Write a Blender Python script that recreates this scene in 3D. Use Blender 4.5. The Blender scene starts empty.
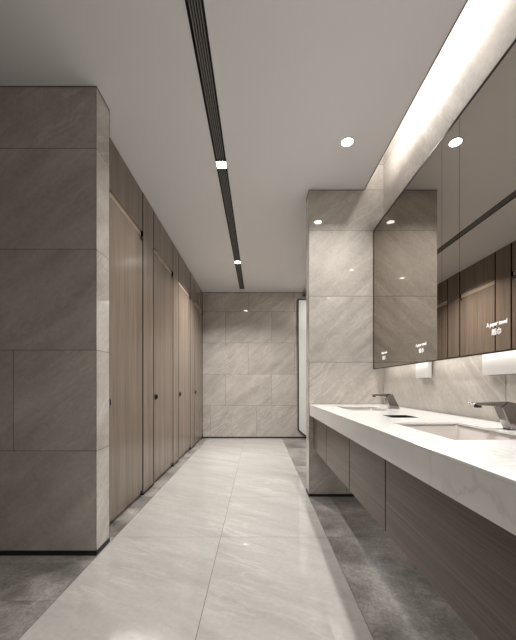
import bpy, bmesh, math, random
from mathutils import Vector, Matrix
random.seed(4)
S = bpy.context.scene
COL = S.collection

# ------------------------------------------------------------------ dimensions (metres)
H_EYE = 1.07
CEIL = 2.946
FAR = 6.47
WOOD = -1.116          # face of the cubicle fronts
PIER_L = -1.015        # side face of the left pier
PIER_R = 0.490         # side face of the right pier
WALL_R = 1.206         # wall behind the wash basins
MIRROR = 1.106         # mirror face
PY0, PY1 = 3.074, 3.25 # right pier front / back
LY0, LY1 = 2.010, 2.186
BACK = -2.0
ROW = 0.6334; ROW0 = 0.0235; TW = 0.932

# ------------------------------------------------------------------ material helpers
def new_mat(name):
    m = bpy.data.materials.new(name); m.use_nodes = True
    nt = m.node_tree
    return m, nt, nt.nodes['Principled BSDF']

def simple(name, col, rough=.5, metal=0., emit=None, estr=0., ior=1.5):
    m, nt, b = new_mat(name)
    b.inputs['Base Color'].default_value = (*col, 1)
    b.inputs['Roughness'].default_value = rough
    b.inputs['Metallic'].default_value = metal
    b.inputs['IOR'].default_value = ior
    if emit:
        b.inputs['Emission Color'].default_value = (*emit, 1)
        b.inputs['Emission Strength'].default_value = estr
    n = nt.nodes.new('ShaderNodeTexNoise'); n.inputs['Scale'].default_value = 60   # faint surface variation
    r = nt.nodes.new('ShaderNodeMapRange')
    r.inputs['To Min'].default_value = max(0, rough-.02); r.inputs['To Max'].default_value = rough+.02
    if rough > .03:
        nt.links.new(n.outputs['Fac'], r.inputs['Value']); nt.links.new(r.outputs['Result'], b.inputs['Roughness'])
    return m

def ramp(nt, stops):
    r = nt.nodes.new('ShaderNodeValToRGB'); e = r.color_ramp.elements
    while len(e) < len(stops): e.new(.5)
    for el, (p, c) in zip(e, stops): el.position = p; el.color = (*c, 1)
    return r

def mixc(nt, a, b, fac, mode='MIX'):
    m = nt.nodes.new('ShaderNodeMix'); m.data_type = 'RGBA'; m.blend_type = mode
    for s, v in ((m.inputs[6], a), (m.inputs[7], b), (m.inputs[0], fac)):
        if hasattr(v, 'is_output') or isinstance(v, bpy.types.NodeSocket): nt.links.new(v, s)
        else: s.default_value = (*v, 1) if isinstance(v, tuple) else v
    return m.outputs[2]

def stone(name, axis, dark, mid, light, ang=35, rough=.08, vein=.35, grain=.15, stretch=5.0, sc=1.0, spec=.5, ior=1.5, cloud=0.0):
    """Veined stone. axis: 'x' faces +-X, 'y' faces +-Y, 'z' horizontal. 'toff' shifts the pattern per tile."""
    m, nt, b = new_mat(name); L = nt.links.new
    tc = nt.nodes.new('ShaderNodeTexCoord')
    at = nt.nodes.new('ShaderNodeAttribute'); at.attribute_name = 'toff'
    add = nt.nodes.new('ShaderNodeVectorMath'); add.operation = 'ADD'
    L(tc.outputs['Object'], add.inputs[0]); L(at.outputs['Vector'], add.inputs[1])
    sp = nt.nodes.new('ShaderNodeSeparateXYZ'); L(add.outputs[0], sp.inputs[0])
    cb = nt.nodes.new('ShaderNodeCombineXYZ')
    u, v, w = {'x': ('Y', 'Z', 'X'), 'y': ('X', 'Z', 'Y'), 'z': ('X', 'Y', 'Z')}[axis]
    L(sp.outputs[u], cb.inputs['X']); L(sp.outputs[v], cb.inputs['Y']); L(sp.outputs[w], cb.inputs['Z'])
    rot = nt.nodes.new('ShaderNodeMapping'); rot.inputs['Rotation'].default_value = (0, 0, math.radians(-ang))
    L(cb.outputs[0], rot.inputs['Vector'])
    wn = nt.nodes.new('ShaderNodeTexNoise'); wn.inputs['Scale'].default_value = 1.6*sc; wn.inputs['Detail'].default_value = 3
    L(rot.outputs[0], wn.inputs['Vector'])
    wm = nt.nodes.new('ShaderNodeVectorMath'); wm.operation = 'MULTIPLY_ADD'
    L(wn.outputs['Color'], wm.inputs[0]); wm.inputs[1].default_value = (.14, .14, .14); L(rot.outputs[0], wm.inputs[2])
    st = nt.nodes.new('ShaderNodeMapping'); st.inputs['Scale'].default_value = (1.0*sc, stretch*sc, 1*sc)
    L(wm.outputs[0], st.inputs['Vector'])
    n1 = nt.nodes.new('ShaderNodeTexNoise'); n1.inputs['Scale'].default_value = 1.3
    n1.inputs['Detail'].default_value = 7; n1.inputs['Roughness'].default_value = .62; L(st.outputs[0], n1.inputs['Vector'])
    base = ramp(nt, [(.30, dark), (.5, mid), (.72, light)]); L(n1.outputs['Fac'], base.inputs['Fac'])
    # thin pale veins following the same drift
    n2 = nt.nodes.new('ShaderNodeTexNoise'); n2.inputs['Scale'].default_value = 2.2; n2.inputs['Detail'].default_value = 5
    n2.inputs['Roughness'].default_value = .55; L(st.outputs[0], n2.inputs['Vector'])
    vr = ramp(nt, [(.50, (0, 0, 0)), (.535, (1, 1, 1)), (.60, (0, 0, 0))]); L(n2.outputs['Fac'], vr.inputs['Fac'])
    n3 = nt.nodes.new('ShaderNodeTexNoise'); n3.inputs['Scale'].default_value = 1.1*sc; L(rot.outputs[0], n3.inputs['Vector'])
    r3 = ramp(nt, [(.42, (0, 0, 0)), (.7, (1, 1, 1))]); L(n3.outputs['Fac'], r3.inputs['Fac'])
    mm = nt.nodes.new('ShaderNodeMath'); mm.operation = 'MULTIPLY'; L(vr.outputs[0], mm.inputs[0]); L(r3.outputs[0], mm.inputs[1])
    m2 = nt.nodes.new('ShaderNodeMath'); m2.operation = 'MULTIPLY'; L(mm.outputs[0], m2.inputs[0]); m2.inputs[1].default_value = vein
    pale = tuple(min(1, c*1.35) for c in light)
    c1 = mixc(nt, base.outputs[0], pale, m2.outputs[0])
    # fine grain
    n4 = nt.nodes.new('ShaderNodeTexNoise'); n4.inputs['Scale'].default_value = 38*sc; n4.inputs['Detail'].default_value = 6
    n4.inputs['Roughness'].default_value = .7; L(wm.outputs[0], n4.inputs['Vector'])
    g = nt.nodes.new('ShaderNodeMapRange'); g.inputs['From Min'].default_value = .3; g.inputs['From Max'].default_value = .7
    g.inputs['To Min'].default_value = 1-grain; g.inputs['To Max'].default_value = 1+grain
    L(n4.outputs['Fac'], g.inputs['Value'])
    cs = nt.nodes.new('ShaderNodeVectorMath'); cs.operation = 'SCALE'; L(c1, cs.inputs[0]); L(g.outputs[0], cs.inputs['Scale'])
    out = cs.outputs[0]
    if cloud:
        n5 = nt.nodes.new('ShaderNodeTexNoise'); n5.inputs['Scale'].default_value = 3.2; n5.inputs['Detail'].default_value = 8
        n5.inputs['Roughness'].default_value = .65; L(cb.outputs[0], n5.inputs['Vector'])
        g5 = nt.nodes.new('ShaderNodeMapRange'); g5.inputs['From Min'].default_value = .35; g5.inputs['From Max'].default_value = .65
        g5.inputs['To Min'].default_value = 1-cloud; g5.inputs['To Max'].default_value = 1+cloud
        L(n5.outputs['Fac'], g5.inputs['Value'])
        c5 = nt.nodes.new('ShaderNodeVectorMath'); c5.operation = 'SCALE'; L(out, c5.inputs[0]); L(g5.outputs[0], c5.inputs['Scale'])
        out = c5.outputs[0]
    L(out, b.inputs['Base Color'])
    b.inputs['Roughness'].default_value = rough
    b.inputs['Specular IOR Level'].default_value = spec
    b.inputs['IOR'].default_value = ior
    return m

def wood(name, c0, c1, c2, scale=(42, 42, 1.1), rough=.28, contrast=1.0, spec=.5):
    m, nt, b = new_mat(name); L = nt.links.new
    tc = nt.nodes.new('ShaderNodeTexCoord')
    mp = nt.nodes.new('ShaderNodeMapping'); mp.inputs['Scale'].default_value = scale
    L(tc.outputs['Object'], mp.inputs['Vector'])
    n = nt.nodes.new('ShaderNodeTexNoise'); n.inputs['Scale'].default_value = 1.5; n.inputs['Detail'].default_value = 6
    n.inputs['Roughness'].default_value = .6; n.inputs['Distortion'].default_value = .3
    L(mp.outputs[0], n.inputs['Vector'])
    r = ramp(nt, [(.5-.25/contrast, c0), (.5, c1), (.5+.25/contrast, c2)]); L(n.outputs['Fac'], r.inputs['Fac'])
    mp2 = nt.nodes.new('ShaderNodeMapping'); mp2.inputs['Scale'].default_value = tuple(s*.12 for s in scale)
    L(tc.outputs['Object'], mp2.inputs['Vector'])
    nb = nt.nodes.new('ShaderNodeTexNoise'); nb.inputs['Scale'].default_value = 1.5; nb.inputs['Detail'].default_value = 2
    L(mp2.outputs[0], nb.inputs['Vector'])
    g = nt.nodes.new('ShaderNodeMapRange'); g.inputs['From Min'].default_value = .3; g.inputs['From Max'].default_value = .7
    g.inputs['To Min'].default_value = .86; g.inputs['To Max'].default_value = 1.12
    L(nb.outputs['Fac'], g.inputs['Value'])
    cs = nt.nodes.new('ShaderNodeVectorMath'); cs.operation = 'SCALE'; L(r.outputs[0], cs.inputs[0]); L(g.outputs[0], cs.inputs['Scale'])
    L(cs.outputs[0], b.inputs['Base Color'])
    b.inputs['Roughness'].default_value = rough
    b.inputs['Specular IOR Level'].default_value = spec
    return m

WALLC = dict(dark=(.385, .350, .312), mid=(.458, .420, .378), light=(.54, .50, .455))
M = {}
for ax in 'xy':
    M['marble_'+ax] = stone('greige_marble_'+ax, ax, **WALLC, ang=40, rough=.02, vein=.42, grain=.10, stretch=5.0, cloud=.07, ior=1.72)
M['marble_honed'] = stone('honed_greige_marble', 'x', **WALLC, ang=52, rough=.5, vein=.42, grain=.10, stretch=5.0, cloud=.07, ior=1.4)
M['floor_light'] = stone('pale_floor_marble', 'z', (.40, .382, .356), (.455, .436, .408), (.515, .495, .465), ang=-28, rough=.015, ior=1.75,
                         vein=.45, grain=.06, stretch=5)
M['floor_dark'] = stone('dark_floor_granite', 'z', (.15, .136, .124), (.225, .206, .19), (.33, .305, .285), ang=-15, rough=.30,
                        vein=.5, grain=.38, stretch=1.8, sc=1.6, spec=.3, cloud=.42)
M['quartz'] = stone('white_vein_quartz', 'z', (.85, .84, .82), (.87, .86, .84), (.88, .87, .855), ang=25, rough=.12, vein=0, grain=.01)
M['quartz_front'] = M['quartz']
M['grout'] = simple('grout', (.075, .065, .055), .6)
M['paint'] = simple('ceiling_paint', (.79, .785, .785), .55)
M['wood'] = wood('ash_veneer', (.136, .102, .077), (.178, .138, .107), (.228, .180, .143), spec=.4, rough=.25)
M['wood_lit_gap'] = wood('lit_gap_wood', (.36, .28, .21), (.43, .34, .26), (.50, .40, .31), scale=(20, 2, 20), rough=.4)  # paler wood tone, painted for the lit gap over the doors
M['wood_vanity'] = wood('walnut_veneer', (.060, .040, .029), (.112, .078, .059), (.170, .124, .096), scale=(60, 1.3, 140), rough=.3, contrast=1.1, spec=.35)
M['black'] = simple('black_metal', (.010, .009, .008), .6)
M['gap'] = simple('gap_shade', (.008, .006, .005), .9)  # near-black that paints the shade in the gaps beside the doors
M['gap'].node_tree.nodes['Principled BSDF'].inputs['Specular IOR Level'].default_value = 0
M['bronze'] = simple('bronze_frame', (.022, .016, .013), .35, .3)
M['white'] = simple('white_lacquer', (.62, .605, .585), .3)
M['glass'] = simple('white_glass', (.78, .78, .77), .12)
M['ceramic'] = simple('basin_ceramic', (.62, .575, .54), .2)
M['chrome'] = simple('polished_gunmetal', (.28, .265, .25), .08, 1.0)
M['steel'] = simple('dark_steel', (.10, .095, .09), .3, .9)
M['slat'] = simple('grey_slat', (.30, .285, .27), .6, .0)
M['lamp'] = simple('lamp_face', (1, 1, 1), .5, emit=(1, .96, .92), estr=22)
M['led'] = simple('led_diffuser', (1, 1, 1), .5, emit=(1, .93, .84), estr=6)
M['led_fill'] = simple('fill_led_diffuser', (1, 1, 1), .5, emit=(1, .95, .9), estr=2.5)  # glow of the added upper cove strip
M['print'] = simple('lit_print', (.95, .94, .92), .5, emit=(1, .98, .95), estr=.4)
m, nt, b = new_mat('tinted_mirror')
b.inputs['Metallic'].default_value = 1; b.inputs['Roughness'].default_value = .0
b.inputs['Base Color'].default_value = (.60, .57, .535, 1)
b.inputs['Specular Tint'].default_value = (.5, .46, .42, 1)
nz = nt.nodes.new('ShaderNodeTexNoise'); nz.inputs['Scale'].default_value = 1.2
mr = nt.nodes.new('ShaderNodeMapRange'); mr.inputs['To Min'].default_value = .0; mr.inputs['To Max'].default_value = .006
nt.links.new(nz.outputs['Fac'], mr.inputs['Value']); nt.links.new(mr.outputs['Result'], b.inputs['Roughness'])
M['mirror'] = m

# a quartz with sparse soft grey veins
nt = M['quartz'].node_tree; b = nt.nodes['Principled BSDF']; L = nt.links.new
src = b.inputs['Base Color'].links[0].from_socket
tc = nt.nodes.new('ShaderNodeTexCoord'); mp = nt.nodes.new('ShaderNodeMapping')
mp.inputs['Rotation'].default_value = (.5, .3, .9); mp.inputs['Scale'].default_value = (1.4, 1.0, 1.4)
L(tc.outputs['Object'], mp.inputs[0])
nn = nt.nodes.new('ShaderNodeTexNoise'); nn.inputs['Scale'].default_value = 1.7; nn.inputs['Detail'].default_value = 6
nn.inputs['Distortion'].default_value = .9; L(mp.outputs[0], nn.inputs['Vector'])
vr = ramp(nt, [(.485, (0, 0, 0)), (.50, (1, 1, 1)), (.515, (0, 0, 0))]); L(nn.outputs['Fac'], vr.inputs['Fac'])
n6 = nt.nodes.new('ShaderNodeTexNoise'); n6.inputs['Scale'].default_value = 1.3; L(mp.outputs[0], n6.inputs['Vector'])
r6 = ramp(nt, [(.46, (0, 0, 0)), (.72, (.6, .6, .6))]); L(n6.outputs['Fac'], r6.inputs['Fac'])
mu = nt.nodes.new('ShaderNodeMath'); mu.operation = 'MULTIPLY'; L(vr.outputs[0], mu.inputs[0]); L(r6.outputs[0], mu.inputs[1])
L(mixc(nt, src, (.42, .39, .36), mu.outputs[0]), b.inputs['Base Color'])

# ------------------------------------------------------------------ mesh helpers
def add_box(bm, x0, x1, y0, y1, z0, z1, mi=0):
    vs = [bm.verts.new((x, y, z)) for x in (x0, x1) for y in (y0, y1) for z in (z0, z1)]
    fs = []
    for q in ((0, 1, 3, 2), (4, 6, 7, 5), (0, 4, 5, 1), (2, 3, 7, 6), (0, 2, 6, 4), (1, 5, 7, 3)):
        f = bm.faces.new([vs[i] for i in q]); f.material_index = mi; fs.append(f)
    return vs

def add_prism(bm, pts, axis, a, b, mi=0):
    """pts: 2D polygon; extruded along axis ('x','y','z') from a to b"""
    def P(p, t):
        return {'x': (t, p[0], p[1]), 'y': (p[0], t, p[1]), 'z': (p[0], p[1], t)}[axis]
    A = [bm.verts.new(P(p, a)) for p in pts]; B = [bm.verts.new(P(p, b)) for p in pts]
    n = len(pts)
    for f in [bm.faces.new(A), bm.faces.new(B[::-1])] + [bm.faces.new([A[i], B[i], B[(i+1) % n], A[(i+1) % n]]) for i in range(n)]:
        f.material_index = mi

def add_cyl(bm, c, r, a, b, axis='z', n=32, r2=None):
    r2 = r if r2 is None else r2
    def P(t, rr, k):
        u, v = rr*math.cos(2*math.pi*k/n), rr*math.sin(2*math.pi*k/n)
        return {'x': (t, c[0]+u, c[1]+v), 'y': (c[0]+u, t, c[1]+v), 'z': (c[0]+u, c[1]+v, t)}[axis]
    A = [bm.verts.new(P(a, r, k)) for k in range(n)]; B = [bm.verts.new(P(b, r2, k)) for k in range(n)]
    bm.faces.new(A); bm.faces.new(B[::-1])
    for k in range(n):
        f = bm.faces.new([A[k], B[k], B[(k+1) % n], A[(k+1) % n]]); f.smooth = True

def add_ring(bm, c, r0, r1, a, b, n=40):
    rows = [[bm.verts.new((c[0]+r*math.cos(2*math.pi*k/n), c[1]+r*math.sin(2*math.pi*k/n), z)) for k in range(n)]
            for r, z in ((r0, a), (r1, a), (r1, b), (r0, b))]
    for i in range(4):
        A, B = rows[i], rows[(i+1) % 4]
        for k in range(n):
            bm.faces.new([A[k], B[k], B[(k+1) % n], A[(k+1) % n]])

def build(name, bm, mats, parent=None, bevel=0, segs=2, recalc=True):
    if recalc: bmesh.ops.recalc_face_normals(bm, faces=bm.faces)
    me = bpy.data.meshes.new(name); bm.to_mesh(me); bm.free()
    for m in (mats if isinstance(mats, (list, tuple)) else [mats]): me.materials.append(M[m] if isinstance(m, str) else m)
    o = bpy.data.objects.new(name, me); COL.objects.link(o)
    if parent:
        o.parent = parent
    if bevel:
        bv = o.modifiers.new('bevel', 'BEVEL'); bv.width = bevel; bv.segments = segs; bv.limit_method = 'ANGLE'
        bv.harden_normals = False
    return o

def box_obj(name, dims, mats, parent=None, bevel=0, off=(0, 0, 0)):
    bm = bmesh.new(); x0, x1, y0, y1, z0, z1 = dims
    add_box(bm, x0-off[0], x1-off[0], y0-off[1], y1-off[1], z0-off[2], z1-off[2])
    return build(name, bm, mats, parent, bevel)

def tag(o, label, cat, group=None):
    o['label'] = label; o['category'] = cat
    if group: o['group'] = group
    return o

def thing(name, loc, label, cat, group=None):
    o = bpy.data.objects.new(name, None); COL.objects.link(o); o.location = loc; o.empty_display_size = .1
    return tag(o, label, cat, group)

def struct(o):
    o['kind'] = 'structure'; return o

def stone_faces(bm, axis, pos, rects, gap=.0035, back=.0015, sgn=1, offs=None, mi=0):
    """tile quads on a plane, grooves left between them; sgn = side of the plane that faces the room"""
    lay = bm.faces.layers.float_vector.get('toff') or bm.faces.layers.float_vector.new('toff')
    for r in rects:
        u0, u1, v0, v1 = r[:4]; g = gap/2
        P = {'x': lambda u, v: (pos, u, v), 'y': lambda u, v: (u, pos, v), 'z': lambda u, v: (u, v, pos)}[axis]
        vs = [bm.verts.new(P(u, v)) for u, v in ((u0+g, v0+g), (u1-g, v0+g), (u1-g, v1-g), (u0+g, v1-g))]
        f = bm.faces.new(vs); f.material_index = mi
        f.normal_update()
        ax = 'xyz'.index(axis)
        if f.normal[ax]*sgn < 0: f.normal_flip()
        f[lay] = Vector((random.uniform(-20, 20), random.uniform(-20, 20), random.uniform(-20, 20)))

def wall_rects(u0, u1, z0, z1, even, odd, row0=None, rows={}):
    """running-bond rectangles of large tiles clipped to the wall; even/odd: position of one vertical joint"""
    out = []
    k = 0
    zb = ROW0
    bands = []
    while zb < z1:
        bands.append((max(zb, z0), min(zb+ROW, z1), k)); zb += ROW; k += 1
    for (a, c, k) in bands:
        if c-a < .004: continue
        j = row0 if (k == 0 and row0 is not None) else (even if k % 2 == 0 else odd)
        j = rows.get(k, j)
        x = j + math.floor((u0-j)/TW)*TW
        while x < u1:
            xa, xb = max(x, u0), min(x+TW, u1)
            if xb-xa > .012: out.append((xa, xb, a, c))
            x += TW
    return out

def tiled_slab(name, box, faces, parent=None, mx='marble_x'):
    """solid core in grout colour with tile faces 1.5 mm proud of it. faces: list of (axis,pos,sgn,rects,mat index)"""
    bm = bmesh.new()
    add_box(bm, *box, mi=2)
    bmesh.ops.recalc_face_normals(bm, faces=bm.faces)
    for axis, pos, sgn, rects in faces:
        stone_faces(bm, axis, pos, rects, sgn=sgn, mi=0 if axis == 'x' else 1)
    return struct(build(name, bm, [mx, 'marble_y', 'grout'], parent, recalc=False))

E = .0015
# ------------------------------------------------------------------ floor
bm = bmesh.new()
lay = bm.faces.layers.float_vector.new('toff')
add_box(bm, -3.1, 1.75, BACK-.1, FAR+.1, -.08, -E, mi=2)
ys = [BACK, -1.42, -.25, .92-.0, 2.254, 3.060, 4.232, 5.35, FAR]
cols = [(-1.008, -.263), (-.263, .487)]
rects = [(a, b_, y0, y1) for a, b_ in cols for y0, y1 in zip(ys, ys[1:])]
bmesh.ops.recalc_face_normals(bm, faces=bm.faces)
stone_faces(bm, 'z', 0, rects, sgn=1, mi=0, gap=.003)
dk = []
for y0, y1 in zip(ys, ys[1:]):
    dk.append((.487, 1.75, y0, y1))
    nn_ = max(1, round((y1-y0)/.3))
    for a, c in [(y0+(y1-y0)*q/nn_, y0+(y1-y0)*(q+1)/nn_) for q in range(nn_)]:
        dk.append((-1.80, -1.008, a, c)); dk.append((-3.1, -1.80, a, c))
stone_faces(bm, 'z', 0, dk, sgn=1, mi=1, gap=.002)
struct(build('floor', bm, ['floor_light', 'floor_dark', 'grout'], recalc=False))

# ------------------------------------------------------------------ walls
# far wall
tiled_slab('wall_back', (-2.7, 1.75, FAR+E, FAR+.1, 0, CEIL+.03),
           [('y', FAR, -1, wall_rects(-2.7, 1.75, ROW0, CEIL+.03, -.196, -.657, row0=-.032))])
struct(box_obj('baseboard_back', (-1.11, 1.68, FAR-.008, FAR-.0005, 0.0005, .0235), 'black'))
# left pier (end wall of the cubicle block)
wl = tiled_slab('wall_left', (-2.98, PIER_L-E, LY0+E, LY1-E, .0, CEIL),
           [('y', LY0, -1, wall_rects(-2.98, PIER_L, ROW0+.006, CEIL, -1.76, -1.536, rows={3: -1.90})),
            ('x', PIER_L, 1, [(LY0, LY1, a, c) for (_, _, a, c) in wall_rects(0, .1, ROW0+.006, CEIL, 0, 0)]),
            ('y', LY1, 1, wall_rects(-2.98, PIER_L, ROW0+.006, CEIL, -1.76, -1.536))])
bm = bmesh.new(); add_box(bm, -2.97, PIER_L+.003, LY0-.003, LY0-.0004, .0005, .0285)
add_box(bm, PIER_L+.0004, PIER_L+.003, LY0-.003, LY1, .0005, .0285)
struct(build('baseboard_left', bm, 'black'))
bm = bmesh.new(); add_box(bm, PIER_L-.0015, PIER_L+.0008, LY1-.0005, LY1+.003, .03, CEIL-.001)
struct(build('trim_1', bm, 'bronze'))
# right pier: partition at the far end of the wash basins (higher where the cove is open)
r_pier = wall_rects(PIER_R, 1.30, ROW0, CEIL, .35, .38, row0=.849)
r_cove = [(1.0175, 1.30, CEIL, 3.19), (1.0175, 1.30, 3.19, 3.36)]
bm = bmesh.new()
add_box(bm, PIER_R+E, 1.30, PY0+E, PY1-E, 0, CEIL-.001, mi=2)
add_box(bm, 1.0175, 1.30, PY0+E, PY1-E, CEIL-.001, 3.36, mi=2)
bmesh.ops.recalc_face_normals(bm, faces=bm.faces)
stone_faces(bm, 'y', PY0, [r for r in r_pier] + r_cove, sgn=-1, mi=1)
stone_faces(bm, 'y', PY1, wall_rects(PIER_R, .91, ROW0, CEIL, .849, .40), sgn=1, mi=1)
stone_faces(bm, 'x', PIER_R, [(PY0, PY1, a, c) for (_, _, a, c) in wall_rects(0, .1, ROW0, CEIL, 0, 0)], sgn=-1, mi=0)
struct(build('wall_partition', bm, ['marble_x', 'marble_y', 'grout'], recalc=False))
bm = bmesh.new(); add_box(bm, PIER_R-.003, 1.20, PY0-.003, PY0-.0004, .0005, .0235)
add_box(bm, PIER_R-.003, PIER_R-.0004, PY0-.003, PY1, .0005, .0235)
struct(build('baseboard_right', bm, 'black'))
# wall behind the wash basins
tiled_slab('wall_right', (WALL_R+E, 1.30, BACK, PY0-.0005, 0, 3.36),
           [('x', WALL_R, -1, [r for r in wall_rects(BACK, PY0-.0005, 0.02, 3.36, 1.09, 1.557) if r[3] < 2.6 and not (.6 < r[2] < .7)]
             + [(BACK, .05, ROW0+ROW, ROW0+2*ROW), (.05, 1.557, ROW0+ROW, ROW0+2*ROW), (1.557, PY0-.0005, ROW0+ROW, ROW0+2*ROW)]
             + [(BACK, .4, 2.5571, 3.19), (.4, PY0-.0005, 2.5571, 3.19), (BACK, .4, 3.19, 3.36), (.4, PY0-.0005, 3.19, 3.36)])], mx='marble_honed')
# corridor side wall beyond the partition, with an opening near the far wall
tiled_slab('wall_side', (.902+E, 1.02, PY1+.0005, 5.40, 0, CEIL),
           [('x', .902, -1, wall_rects(PY1+.0005, 5.40, ROW0, CEIL, 3.9, 4.3))])
tiled_slab('wall_header', (.902+E, 1.02, 5.4005, FAR-.0005, 2.86, CEIL),
           [('x', .902, -1, [(5.4005, FAR-.0005, 2.86, CEIL)])])
bm = bmesh.new(); add_box(bm, 1.021, 1.75, 5.3, 5.4, 0, 2.96); add_box(bm, 1.66, 1.75, 5.4, FAR, 0, 2.96)
add_box(bm, 1.021, 1.66, 5.4, FAR, 2.90, 2.96)
struct(build('wall_niche', bm, 'marble_x'))
# walls never seen directly, they close the room
struct(box_obj('wall_front', (-3.1, 1.30, BACK-.1, BACK-.001, 0, 3.36), 'marble_y'))
struct(box_obj('wall_outer', (-3.1, -2.985, BACK, LY1, 0, CEIL), 'marble_x'))
struct(box_obj('wall_cubicles', (-2.7, -2.6, LY1+.001, FAR, 0, CEIL), 'marble_x'))

# ------------------------------------------------------------------ ceiling
SX0, SX1, SY1 = -.357, -.266, 6.23
bm = bmesh.new()
T = CEIL+.03
add_box(bm, -3.1, SX0, BACK, FAR, CEIL, T)
add_box(bm, SX1, 1.017, BACK, PY0-.0005, CEIL, T)
add_box(bm, SX1, .96, PY0-.0005, FAR, CEIL, T)
add_box(bm, SX0, SX1, SY1, FAR, CEIL, T)
add_box(bm, SX0, SX1, BACK, -1.6, CEIL, T)
struct(build('ceiling', bm, 'paint'))
bm = bmesh.new()                      # cove above the mirror wall
add_box(bm, .86, 1.30, BACK, PY0, 3.361, 3.40); add_box(bm, .86, .90, BACK, PY0, T+.001, 3.36)
struct(build('ceiling_cove', bm, 'paint'))
bm = bmesh.new()                      # shadow-gap trims where walls meet the ceiling
add_box(bm, 1.0232, 1.0195, BACK, PY0-.003, CEIL-.003, T)
struct(build('trim_2', bm, 'bronze'))
bm = bmesh.new()
add_box(bm, -1.11, .90, FAR-.004, FAR-.0003, CEIL-.007, CEIL-.0005)
add_box(bm, -2.9, PIER_L, LY0-.003, LY0-.0003, CEIL-.004, CEIL-.0004)
add_box(bm, PIER_L+.0003, PIER_L+.003, LY0-.003, LY1, CEIL-.004, CEIL-.0004)
add_box(bm, PIER_R, 1.017, PY0-.003, PY0-.0003, CEIL-.005, CEIL-.0004)
add_box(bm, PIER_R-.003, PIER_R-.0003, PY0-.003, PY1, CEIL-.005, CEIL-.0004)
struct(build('trim_3', bm, 'bronze'))

# ------------------------------------------------------------------ linear slot diffuser in the ceiling
g = thing('ceiling_grille', (-.3115, 2.3, CEIL), 'long narrow black slatted ventilation strip let into the ceiling', 'grille')
OY = 2.3; cx = -.3115
lampY = [.55, 2.722, 4.878]
bm = bmesh.new()
add_box(bm, SX0-cx+.0008, SX0-cx+.004, -1.599-OY, SY1-OY-.0008, -.004, .05)
add_box(bm, SX1-cx-.004, SX1-cx-.0008, -1.599-OY, SY1-OY-.0008, -.004, .05)
add_box(bm, SX0-cx+.004, SX1-cx-.004, SY1-OY-.005, SY1-OY-.0008, -.004, .05)
add_box(bm, SX0-cx+.0008, SX1-cx-.0008, -1.599-OY, SY1-OY-.0008, .051, .055)
build('frame', bm, 'black', g)
segs = [(-1.595, lampY[0]-.0458)] + [(lampY[i]+.0458, lampY[i+1]-.0458) for i in range(2)] + [(lampY[2]+.0458, SY1-.008)]
for k in range(5):
    bm = bmesh.new(); xx = SX0-cx+.004+(k+1)*(.083/6)
    for a, c in segs: add_box(bm, xx-.0019, xx+.0019, a-OY, c-OY, -.003, .022)
    build('slat', bm, 'slat', g)

def lamp_light(name, loc, energy, size, parent, shape='DISK', color=(1, .982, .96), spot=None, rot=None, sy=None, spread=None):
    if spot:
        l = bpy.data.lights.new(name, 'SPOT'); l.spot_size = math.radians(spot); l.spot_blend = .6; l.shadow_soft_size = size
    else:
        l = bpy.data.lights.new(name, 'AREA'); l.shape = shape; l.size = size
        if sy: l.size_y = sy
        if spread: l.spread = math.radians(spread)
    l.energy = energy; l.color = color
    o = bpy.data.objects.new(name, l); COL.objects.link(o); o.location = loc
    if rot: o.rotation_euler = rot
    if parent: o.parent = parent
    return o

LSLOT = [3, 14, 52]
for i, y in enumerate(lampY):
    lab = ['square recessed lamp in the ceiling strip just ahead overhead',
           'bright square lamp halfway along the black ceiling strip',
           'small square lamp near the far end of the ceiling strip'][i]
    t = thing('square_downlight', (cx, y, CEIL), lab, 'lamp', 'square lamps in the ceiling strip')
    bm = bmesh.new()
    for a in (-1, 1):
        add_box(bm, min(a*.0385, a*.0405), max(a*.0385, a*.0405), -.045, .045, -.0045, .03)
        add_box(bm, -.0385, .0385, min(a*.043, a*.045), max(a*.043, a*.045), -.0045, .03)
    add_box(bm, -.0405, .0405, -.045, .045, .0305, .033)
    build('housing', bm, 'black', t)
    box_obj('lamp_face', (-.038, .038, -.0425, .0425, -.0025, .0), 'lamp', t)
    lamp_light('lamp_light', (0, 0, -.006), LSLOT[i], .07, t, 'SQUARE', spread=135)

for i, (x, y, e) in enumerate([(.689, 2.468, 11), (.689, .95, 14), (.689, -.75, 4)]):
    if i == 0: lab = 'round recessed downlight glowing in the ceiling in front of the partition'
    else: lab = ['round downlight above the near wash basin', 'round downlight above the near end of the worktop'][i-1]
    t = thing('round_downlight', (x, y, CEIL), lab, 'lamp', 'round ceiling downlights')
    bm = bmesh.new(); add_ring(bm, (0, 0), .043, .049, -.004, -.0004); build('trim_ring', bm, 'bronze', t)
    bm = bmesh.new(); add_cyl(bm, (0, 0), .0425, -.003, -.0004); build('lamp_face', bm, 'lamp', t)
    lamp_light('lamp_light', (0, 0, -.006), e, .08, t, spread=125)

# LED strip hidden in the cove
t = thing('led_strip', (.985, 1.65, T+.0005), 'lower linear light strip hidden behind the ceiling lip in the ceiling recess above the mirrors', 'lamp')
box_obj('profile', (-.012, .010, -1.25, 1.25, 0, .006), 'slat', t)
box_obj('diffuser', (-.010, .009, -1.25, 1.25, .0065, .012), 'led', t)
lamp_light('strip_light', (.0, -.02, .016), 2.5, 2.4, t, 'RECTANGLE', (1, .98, .955), rot=Vector((1, 0, .35)).to_track_quat('-Z', 'Y').to_euler(), sy=.012)

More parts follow.
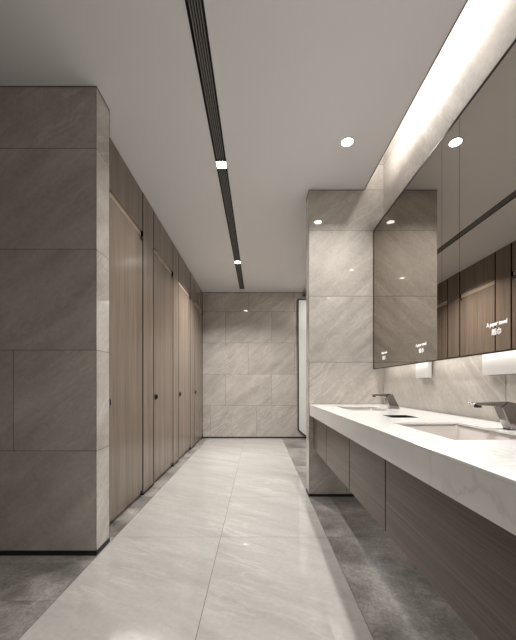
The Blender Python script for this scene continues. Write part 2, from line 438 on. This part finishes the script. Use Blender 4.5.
t = thing('led_strip', (.903, 1.65, 3.20), 'added upper linear fill strip hidden high in the ceiling recess above the mirrors', 'lamp')  # second strip, added to brighten the wall below the ceiling lip
box_obj('profile', (-.0025, .004, -1.25, 1.25, -.075, .075), 'slat', t)
box_obj('diffuser', (.0045, .009, -1.25, 1.25, -.070, .070), 'led_fill', t)
lamp_light('strip_light', (.012, -.02, 0), 9, 2.4, t, 'RECTANGLE', (1, .98, .955), rot=Vector((1, 0, -.5)).to_track_quat('-Z', 'Y').to_euler(), sy=.13)

# ------------------------------------------------------------------ toilet cubicles
DOORS = [(2.302, 3.113), (3.414, 4.216), (4.481, 5.291), (5.607, 6.462)]
PIL = [(2.190, 2.300), (3.115, 3.412), (4.218, 4.479), (5.293, 5.605)]
dlab = ['grey-brown wooden cubicle door nearest the camera, partly behind the stone pier',
        'second grey-brown wooden cubicle door, counted from the stone pier',
        'third grey-brown wooden cubicle door, counted from the stone pier',
        'farthest grey-brown wooden cubicle door, beside the far stone wall']
tlab = ['wide wooden panel above the nearest cubicle door', 'wooden panel above the second cubicle door from the pier',
        'wooden panel above the third cubicle door from the pier', 'wooden panel above the farthest cubicle door by the end wall']
for i, (y0, y1) in enumerate(DOORS):
    g3 = .022
    d = thing('cubicle_door', (WOOD-.014, (y0+y1)/2, .012), dlab[i], 'door', 'toilet cubicle doors')
    o = (WOOD-.014, (y0+y1)/2, .012)
    box_obj('door_leaf', (WOOD-.028, WOOD-.001, y0+g3, y1-g3, .034, 2.495), 'wood', d, .0015, o)
    # round thumb-turn plate near the near edge
    ky = y0+.085
    bm = bmesh.new(); add_cyl(bm, (ky-o[1], .943-.012), .034, -.0+.0135, .019, 'x', 28)
    h = build('lock_plate', bm, 'bronze', d)
    bm = bmesh.new(); add_box(bm, .0192, .034, ky-o[1]-.004, ky-o[1]+.004, .943-.012-.022, .943-.012+.022)
    hk = build('thumb_turn', bm, 'steel', h, .002)
    # pivot hinges at the far edge
    for z in (2.462, .034):
        bm = bmesh.new(); add_box(bm, .0135, .024, y1-o[1]-.07, y1-o[1]-.024, z-.012, z+.026-.012)
        build('hinge', bm, 'black', d, .002)
    # transom; the pale strip under it paints the lit gap above the door
    t = thing('transom_panel', (WOOD-.014, (y0+y1)/2, 2.75), tlab[i], 'panel', 'panels above the cubicle doors')
    o2 = (WOOD-.014, (y0+y1)/2, 2.75)
    box_obj('panel', (WOOD-.028, WOOD-.001, y0+.022, y1-.022, 2.556, CEIL-.006), 'wood', t, .0015, o2)
    box_obj('lit_gap_strip', (WOOD-.040, WOOD-.016, y0+.0235, y1-.0235, 2.500, 2.549), 'wood_lit_gap', t, 0, o2)
plab = ['narrow wooden pilaster between the stone pier and the nearest cubicle door',
        'narrow wooden pilaster between the nearest and second cubicle doors',
        'narrow wooden pilaster between the second and third cubicle doors',
        'narrow wooden pilaster before the farthest cubicle door']
for i, (y0, y1) in enumerate(PIL):
    t = thing('cubicle_pilaster', (WOOD-.015, (y0+y1)/2, 0.0005), plab[i], 'panel', 'pilasters between the cubicle doors')
    o = (WOOD-.015, (y0+y1)/2, .0005)
    box_obj('panel', (WOOD-.030, WOOD, y0, y1, .022, CEIL-.003), 'wood', t, .0012, o)
    box_obj('foot', (WOOD-.032, WOOD+.004, y0-.004 if i else y0, y1+.004, .001, .0215), 'black', t, 0, o)
    for k, yy in enumerate((y0-.0012, y1+.0012)):
        ya, yb = (y0-.0232, y0-.0003) if k == 0 else (y1+.0003, y1+.0232)
        if i or k: box_obj('gap_shade_strip', (WOOD-.045, WOOD-.0014, ya, yb, .031, CEIL-.006), 'gap', t, 0, o)  # black strip fills the gap to draw its shade
struct(box_obj('gap_shade_end', (WOOD-.04, WOOD-.0005, 6.4415, 6.4685, .02, CEIL-.001), 'gap'))  # black strip painting the shaded gap between last door and far wall
for i, (y0, y1) in enumerate(DOORS):  # unseen lamps added to light the floor strip under the doors
    t = thing('cubicle_fill_lamp', (-1.75, (y0+y1)/2, CEIL), ['added unseen round ceiling lamp inside the nearest cubicle', 'added unseen round ceiling lamp inside the second cubicle',
              'added unseen round ceiling lamp inside the third cubicle', 'added unseen round ceiling lamp inside the farthest cubicle'][i], 'lamp', 'added unseen lamps inside the cubicles')
    bm = bmesh.new(); add_ring(bm, (0, 0), .041, .047, -.004, -.0004); build('trim_ring', bm, 'bronze', t)
    bm = bmesh.new(); add_cyl(bm, (0, 0), .040, -.003, -.0004); build('lamp_face', bm, 'lamp', t)
    lamp_light('lamp_light', (0, 0, -.006), 10, .08, t)
# cubicle partitions behind the pilasters
for i, (y0, y1) in enumerate(PIL[1:]):
    m_ = (y0+y1)/2
    o = box_obj('cubicle_partition', (-2.59, WOOD-.05, m_-.015, m_+.015, .10, 2.40), 'wood')
    tag(o, ['wooden partition wall inside, between the nearest and second cubicles', 'wooden partition wall inside, between the second and third cubicles',
            'wooden partition wall inside, between the third and farthest cubicles'][i], 'partition', 'partitions inside the cubicles')
    bm = bmesh.new()
    for xx in (-2.4, -1.35): add_cyl(bm, (xx, m_), .018, .001, .099)
    f = build('support_leg', bm, 'steel', o)

# ------------------------------------------------------------------ vanity worktop
CX0, CX1, CY0, CY1 = .494, WALL_R-.001, -1.3, PY0-.005
ZT, ZS, ZB = .8865, .8755, .781
SINKS = [(.657, .985, 1.070, 1.583), (.672, .985, 2.285, 2.775)]
HOLE = (.757, .905, 1.800, 1.948)
holes = SINKS + [HOLE]
xs = sorted({CX0, CX1} | {h[0] for h in holes} | {h[1] for h in holes})
ysg = sorted({CY0, CY1} | {h[2] for h in holes} | {h[3] for h in holes})
def in_hole(x, y): return any(h[0] < x < h[1] and h[2] < y < h[3] for h in holes)
bm = bmesh.new()
cell = {(i, j): not in_hole((xs[i]+xs[i+1])/2, (ysg[j]+ysg[j+1])/2) for i in range(len(xs)-1) for j in range(len(ysg)-1)}
V = {}
def vv(i, j, z):
    if (i, j, z) not in V: V[(i, j, z)] = bm.verts.new((xs[i], ysg[j], z))
    return V[(i, j, z)]
for (i, j), solid in cell.items():
    if not solid: continue
    bm.faces.new([vv(i, j, ZT), vv(i+1, j, ZT), vv(i+1, j+1, ZT), vv(i, j+1, ZT)])
    bm.faces.new([vv(i, j+1, ZS), vv(i+1, j+1, ZS), vv(i+1, j, ZS), vv(i, j, ZS)])
    for (di, dj, a, c) in ((-1, 0, (i, j), (i, j+1)), (1, 0, (i+1, j), (i+1, j+1)), (0, -1, (i, j), (i+1, j)), (0, 1, (i, j+1), (i+1, j+1))):
        if not cell.get((i+di, j+dj), False):
            bm.faces.new([vv(*a, ZS), vv(*c, ZS), vv(*c, ZT), vv(*a, ZT)])
bmesh.ops.recalc_face_normals(bm, faces=bm.faces)
top = thing('vanity_worktop', (.85, .9, ZT), 'long white veined stone worktop with deep front edge under the mirrors', 'worktop')
def shift(bm, off):
    for v in bm.verts: v.co -= Vector(off)
TO = (.85, .9, ZT)
shift(bm, TO); build('top_slab', bm, 'quartz', top, .0012, 1)
box_obj('front_apron', (CX0, CX0+.03, CY0, CY1, ZB, ZS-.0001), 'quartz', top, .001, TO)

def basin_bm(x0, x1, y0, y1, ztop, depth, r=.018, taper=.018):
    bm = bmesh.new()
    def loop(inset, z, rr):
        pts = []
        a0, a1, b0, b1 = x0+inset, x1-inset, y0+inset, y1-inset
        for (cx_, cy_, s) in ((a1-rr, b1-rr, 0), (a0+rr, b1-rr, 90), (a0+rr, b0+rr, 180), (a1-rr, b0+rr, 270)):
            for k in range(6):
                an = math.radians(s+k*18); pts.append(bm.verts.new((cx_+rr*math.cos(an), cy_+rr*math.sin(an), z)))
        return pts
    loops = [loop(-.028, ztop-.003, r), loop(-.028, ztop, r), loop(-.004, ztop, r), loop(0, ztop-.005, r), loop(taper*.8, ztop-depth+.03, r), loop(taper+.006, ztop-depth+.008, r),
             loop(taper+.03, ztop-depth, r)]
    for A, B in zip(loops, loops[1:]):
        n = len(A)
        for k in range(n):
            f = bm.faces.new([A[k], A[(k+1) % n], B[(k+1) % n], B[k]]); f.smooth = True
    cxm, cym = (x0+x1)/2, (y0+y1)/2
    c = bm.verts.new((cxm, cym, ztop-depth-.004)); A = loops[-1]; n = len(A)
    for k in range(n): bm.faces.new([A[k], A[(k+1) % n], c])
    return bm
for i, (x0, x1, y0, y1) in enumerate(SINKS):
    c = ((x0+x1)/2, (y0+y1)/2, ZS-.0005)
    t = thing('wash_basin', c, ['rectangular sunken basin under the nearer tap, at the right edge', 'rectangular sunken basin under the farther tap, beside the partition'][i],
              'basin', 'basins set into the worktop')
    bm = basin_bm(x0-.004, x1+.004, y0-.004, y1+.004, ZS-.0006, .115); shift(bm, c)
    bs = build('bowl', bm, 'ceramic', t)
    so = bs.modifiers.new('shell', 'SOLIDIFY'); so.thickness = .005; so.offset = -1
    bm = bmesh.new(); add_cyl(bm, (0, 0), .022, -.1150, -.1115); add_cyl(bm, (0, 0), .014, -.1114, -.1085)
    build('drain', bm, 'chrome', t)
# waste opening between the basins
x0, x1, y0, y1 = HOLE
c = ((x0+x1)/2, (y0+y1)/2, ZT)
t = thing('waste_chute', c, 'square dark steel-lined waste opening in the worktop between the basins', 'waste chute')
bm = bmesh.new(); w = .0015
add_box(bm, x0+.0005, x0+.0025, y0+.0005, y1-.0005, .79, ZT+.001); add_box(bm, x1-.0025, x1-.0005, y0+.0005, y1-.0005, .79, ZT+.001)
add_box(bm, x0+.0025, x1-.0025, y0+.0005, y0+.0025, .79, ZT+.001); add_box(bm, x0+.0025, x1-.0025, y1-.0025, y1-.0005, .79, ZT+.001)
shift(bm, c); build('liner', bm, 'steel', t)
bm = bmesh.new(); add_box(bm, x0+.003, x1-.003, y0+.003, y1-.003, .835, .838); shift(bm, c)
build('flap', bm, 'black', t, .001)

# taps
def make_tap(yc, lab):
    c = (1.065, yc, ZT)
    t = thing('basin_tap', c, lab, 'tap', 'angular basin taps')
    def S2(pts, y0, y1, name, mat='chrome', bev=.0025, par=t):
        bm = bmesh.new(); add_prism(bm, [(p[0]-c[0], p[1]-c[2]) for p in pts], 'y', y0, y1)
        return build(name, bm, mat, par, bev, 3)
    # slanting body, wedge-shaped
    S2([(1.030, ZT+.0012), (1.100, ZT+.0012), (1.047, ZT+.111), (1.020, ZT+.1155), (.990, ZT+.093)], -.024, .024, 'body')
    # flat spout leaning slightly down at its tip
    S2([(1.0185, ZT+.116), (.9885, ZT+.094), (.898, ZT+.101), (.884, ZT+.1075), (.8855, ZT+.1115)], -.0235, .0235, 'spout')
    bm = bmesh.new(); add_box(bm, .898-c[0], .918-c[0], -.011, .011, .0905, .1008)
    build('aerator', bm, 'black', t, .002)
    bm = bmesh.new(); add_box(bm, 1.027-c[0], 1.103-c[0], -.027, .027, .0001, .0012)
    build('base_plate', bm, 'steel', t)
    return t
make_tap(1.322, 'polished metal angular tap at the right edge, over the nearer basin')
make_tap(2.505, 'small-looking polished metal angular tap over the farther basin')

# ------------------------------------------------------------------ vanity cabinets below
CYS = [-1.295, -.60, .0, .62, 1.332, 1.856, 2.479, PY0-.006]
FX = .530
clab = ['dark wooden cabinet unit farthest back under the worktop, out past the right edge', 'dark wooden cabinet unit under the worktop beyond the right edge of view',
        'dark wooden cabinet unit under the worktop just behind the viewpoint',
        'largest-looking dark wooden cabinet front, in the lower right corner', 'dark wooden cabinet unit second nearest under the worktop',
        'dark wooden cabinet unit third from the near end, under the waste opening', 'dark wooden cabinet unit touching the stone partition']
for i, (y0, y1) in enumerate(zip(CYS, CYS[1:])):
    if y1 < .1: continue
    c = ((FX+1.2)/2, (y0+y1)/2, .46)
    t = thing('vanity_cabinet', c, clab[i], 'cabinet', 'wall-hung cabinets under the worktop')
    bm = bmesh.new()
    add_box(bm, FX+.022, 1.2035, y0+.001, y0+.017, .462, .745); add_box(bm, FX+.022, 1.2035, y1-.017, y1-.001, .462, .745)
    add_box(bm, FX+.022, 1.2035, y0+.017, y1-.017, .462, .478); add_box(bm, 1.19, 1.2035, y0+.017, y1-.017, .478, .745)
    shift(bm, c); build('body', bm, 'wood_vanity', t)
    o = box_obj('door', (FX, FX+.020, y0+.0045, y1-.0045, .460, .779), 'wood_vanity', t, .001, c)

t = thing('led_strip', (.98, 1.2, .4605), 'added linear fill strip under the wall-hung cabinets, hidden from above', 'lamp')  # unseen strip, added to lift the floor under the cabinets
box_obj('profile', (-.008, .008, -1.6, 1.8, -.004, 0), 'slat', t)
box_obj('diffuser', (-.006, .006, -1.6, 1.8, -.007, -.0045), 'led', t)
lamp_light('strip_light', (0, .1, -.009), 2.2, 3.3, t, 'RECTANGLE', (1, .98, .955), rot=(0, 0, math.pi/2), sy=.010)

# ------------------------------------------------------------------ mirror cabinet
MZ0, MZ1, MY0, MY1 = 1.221, 2.557, -1.2, PY0-.004
c = (MIRROR, 1.5, MZ0)
mc = thing('mirror_cabinet', c, 'long tinted mirror cabinet with thin dark frame over the basins', 'mirror')
bm = bmesh.new(); add_box(bm, MIRROR+.012, WALL_R-.001, MY0+.002, MY1-.001, MZ0+.045, MZ1-.002)
add_box(bm, WALL_R-.012, WALL_R-.001, MY0+.002, MY1-.001, MZ0+.03, MZ0+.045); shift(bm, c); build('carcass', bm, 'bronze', mc)
bm = bmesh.new()
fr = .014
add_box(bm, MIRROR-.002, MIRROR+.011, MY1-fr, MY1, MZ0, MZ1); add_box(bm, MIRROR-.002, MIRROR+.011, MY0, MY0+fr, MZ0, MZ1)
add_box(bm, MIRROR-.002, MIRROR+.011, MY0+fr, MY1-fr, MZ1-fr, MZ1); add_box(bm, MIRROR-.002, MIRROR+.011, MY0+fr, MY1-fr, MZ0, MZ0+.007)
shift(bm, c); build('frame', bm, 'bronze', mc)
SE = [MY0+fr, 1.757, 1.925, MY1-fr]
for a, b_ in zip(SE, SE[1:]):
    bm = bmesh.new(); add_box(bm, MIRROR, MIRROR+.010, a+.0013, b_-.0013, MZ0+.0075, MZ1-fr-.0005); shift(bm, c)
    build('mirror_pane', bm, 'mirror', mc)

t = thing('led_strip', (1.128, 1.55, MZ0+.0445), 'added linear fill strip under the mirror cabinet, tucked behind its lower edge', 'lamp')  # unseen strip, added to brighten the worktop and the wall below the mirror
box_obj('profile', (-.008, .008, -1.45, 1.45, -.006, 0), 'slat', t)
box_obj('diffuser', (-.006, .006, -1.45, 1.45, -.009, -.0065), 'led', t)
lamp_light('strip_light', (0, 0, -.011), 1.5, 2.85, t, 'RECTANGLE', (1, .98, .955), rot=(0, 0, math.pi/2), sy=.010)

def text_part(s, size, y_left, zbase, parent, off, name, font_bold=.0, width=None):
    cu = bpy.data.curves.new('tmp', 'FONT'); cu.body = s; cu.size = size; cu.offset = font_bold; cu.extrude = .0002
    to = bpy.data.objects.new('tmp', cu); COL.objects.link(to)
    bpy.context.view_layer.update()
    dg = bpy.context.evaluated_depsgraph_get()
    me = bpy.data.meshes.new_from_object(to.evaluated_get(dg))
    COL.objects.unlink(to); bpy.data.objects.remove(to)
    xsn = [v.co.x for v in me.vertices]; w0, w1 = min(xsn), max(xsn)
    k = (width/(w1-w0)) if width else 1.0
    for v in me.vertices:
        x, y, z = v.co
        v.co = Vector((MIRROR-.0008-z-off[0], y_left-(x-w0)*k-off[1], zbase+y-off[2]))
    me.materials.clear(); me.materials.append(M['print']); me.name = name
    o = bpy.data.objects.new(name, me); COL.objects.link(o); o.parent = parent
    return o
text_part('A paper towel', .028, 1.548, 1.348, mc, c, 'lettering', .0004, .128)
text_part('纸巾', .032, 1.514, 1.307, mc, c, 'lettering', .0003, .058)
text_part('A paper towel', .030, 2.242, 1.336, mc, c, 'lettering', .0003, .138)
text_part('纸巾', .034, 2.200, 1.292, mc, c, 'lettering', .0004, .064)
text_part('Hand wash', .030, 2.862, 1.345, mc, c, 'lettering', .0003, .120)
text_part('洗手', .036, 2.845, 1.296, mc, c, 'lettering', .0004, .072)

for i, (a, b_) in enumerate([(1.400, 1.664), (2.196, 2.366)]):
    c2 = (MIRROR+.08, (a+b_)/2, MZ0)
    t = thing('paper_towel_dispenser', c2, ['white paper towel dispenser below the mirror at the right edge', 'white paper towel dispenser below the mirror between the two taps'][i],
              'dispenser', 'dispensers under the mirror cabinet')
    box_obj('housing', (MIRROR+.059, MIRROR+.0865, a, b_, 1.121, MZ0+.028), 'white', t, .002, c2)
    box_obj('paper_slot', (MIRROR+.066, MIRROR+.080, a+.03, b_-.03, 1.1195, 1.1208), 'black', t, 0, c2)

# ------------------------------------------------------------------ framed white panel on the far wall
pts = [(.799, .168), (.799, 2.805), (1.40, 2.805), (1.40, .030), (.963, .030)]
c = (1.1, FAR-.01, .03)
t = thing('framed_glass_panel', c, 'tall narrow white glass panel in a black frame on the far wall', 'panel')
def inset(pts, d):
    n = len(pts); out = []
    for i in range(n):
        p0, p1, p2 = Vector(pts[i-1]), Vector(pts[i]), Vector(pts[(i+1) % n])
        n1 = (p1-p0).normalized(); n2 = (p2-p1).normalized()
        a = Vector((n1.y, -n1.x)); b2 = Vector((n2.y, -n2.x))
        bis = (a+b2).normalized(); out.append(tuple(p1+bis*d/max(.2, bis.dot(a))))
    return out
inner = inset(pts, .020)
bm = bmesh.new(); n = len(pts)
for ya, yb in ((FAR-.035, FAR-.001),):
    R = [[bm.verts.new((p[0]-c[0], y-c[1], p[1]-c[2])) for p in q] for q, y in ((pts, ya), (inner, ya), (inner, yb), (pts, yb))]
    for a in range(4):
        A, B = R[a], R[(a+1) % 4]
        for k in range(n): bm.faces.new([A[k], B[k], B[(k+1) % n], A[(k+1) % n]])
build('frame', bm, 'black', t)
bm = bmesh.new(); add_prism(bm, [(p[0]-c[0], p[1]-c[2]) for p in inset(pts, .0205)], 'y', -.012, .006); build('glass_pane', bm, 'glass', t)
# unseen lamp added in the niche to brighten the white panel
t = thing('niche_fill_lamp', (1.3, 5.85, 2.8995), 'added unseen small round ceiling lamp in the side recess before the framed panel', 'lamp')
bm = bmesh.new(); add_ring(bm, (0, 0), .041, .047, -.004, -.0004); build('trim_ring', bm, 'bronze', t)
bm = bmesh.new(); add_cyl(bm, (0, 0), .040, -.003, -.0004); build('lamp_face', bm, 'lamp', t)
lamp_light('lamp_light', (0, 0, -.006), 8, .08, t)

# ------------------------------------------------------------------ world, camera, view
w = bpy.data.worlds.new('world'); S.world = w; w.use_nodes = True
w.node_tree.nodes['Background'].inputs[0].default_value = (.8, .82, .85, 1)
w.node_tree.nodes['Background'].inputs[1].default_value = .2
cam = bpy.data.cameras.new('camera'); co = bpy.data.objects.new('camera', cam); COL.objects.link(co)
co.location = (0, 0, H_EYE); co.rotation_euler = (math.pi/2, 0, 0)
cam.lens = 18.0; cam.sensor_width = 36; cam.sensor_fit = 'AUTO'
cam.shift_y = 65.1/640; cam.clip_start = .02
S.camera = co
S.view_settings.view_transform = 'Standard'; S.view_settings.look = 'None'
S.view_settings.gamma = 1; S.view_settings.exposure = 0.33; S.view_settings.use_curve_mapping = False
S.cycles.max_bounces = 12; S.cycles.diffuse_bounces = 6; S.cycles.glossy_bounces = 6
S.cycles.use_denoising = True
S.cycles.sample_clamp_indirect = 6
S.cycles.caustics_reflective = True
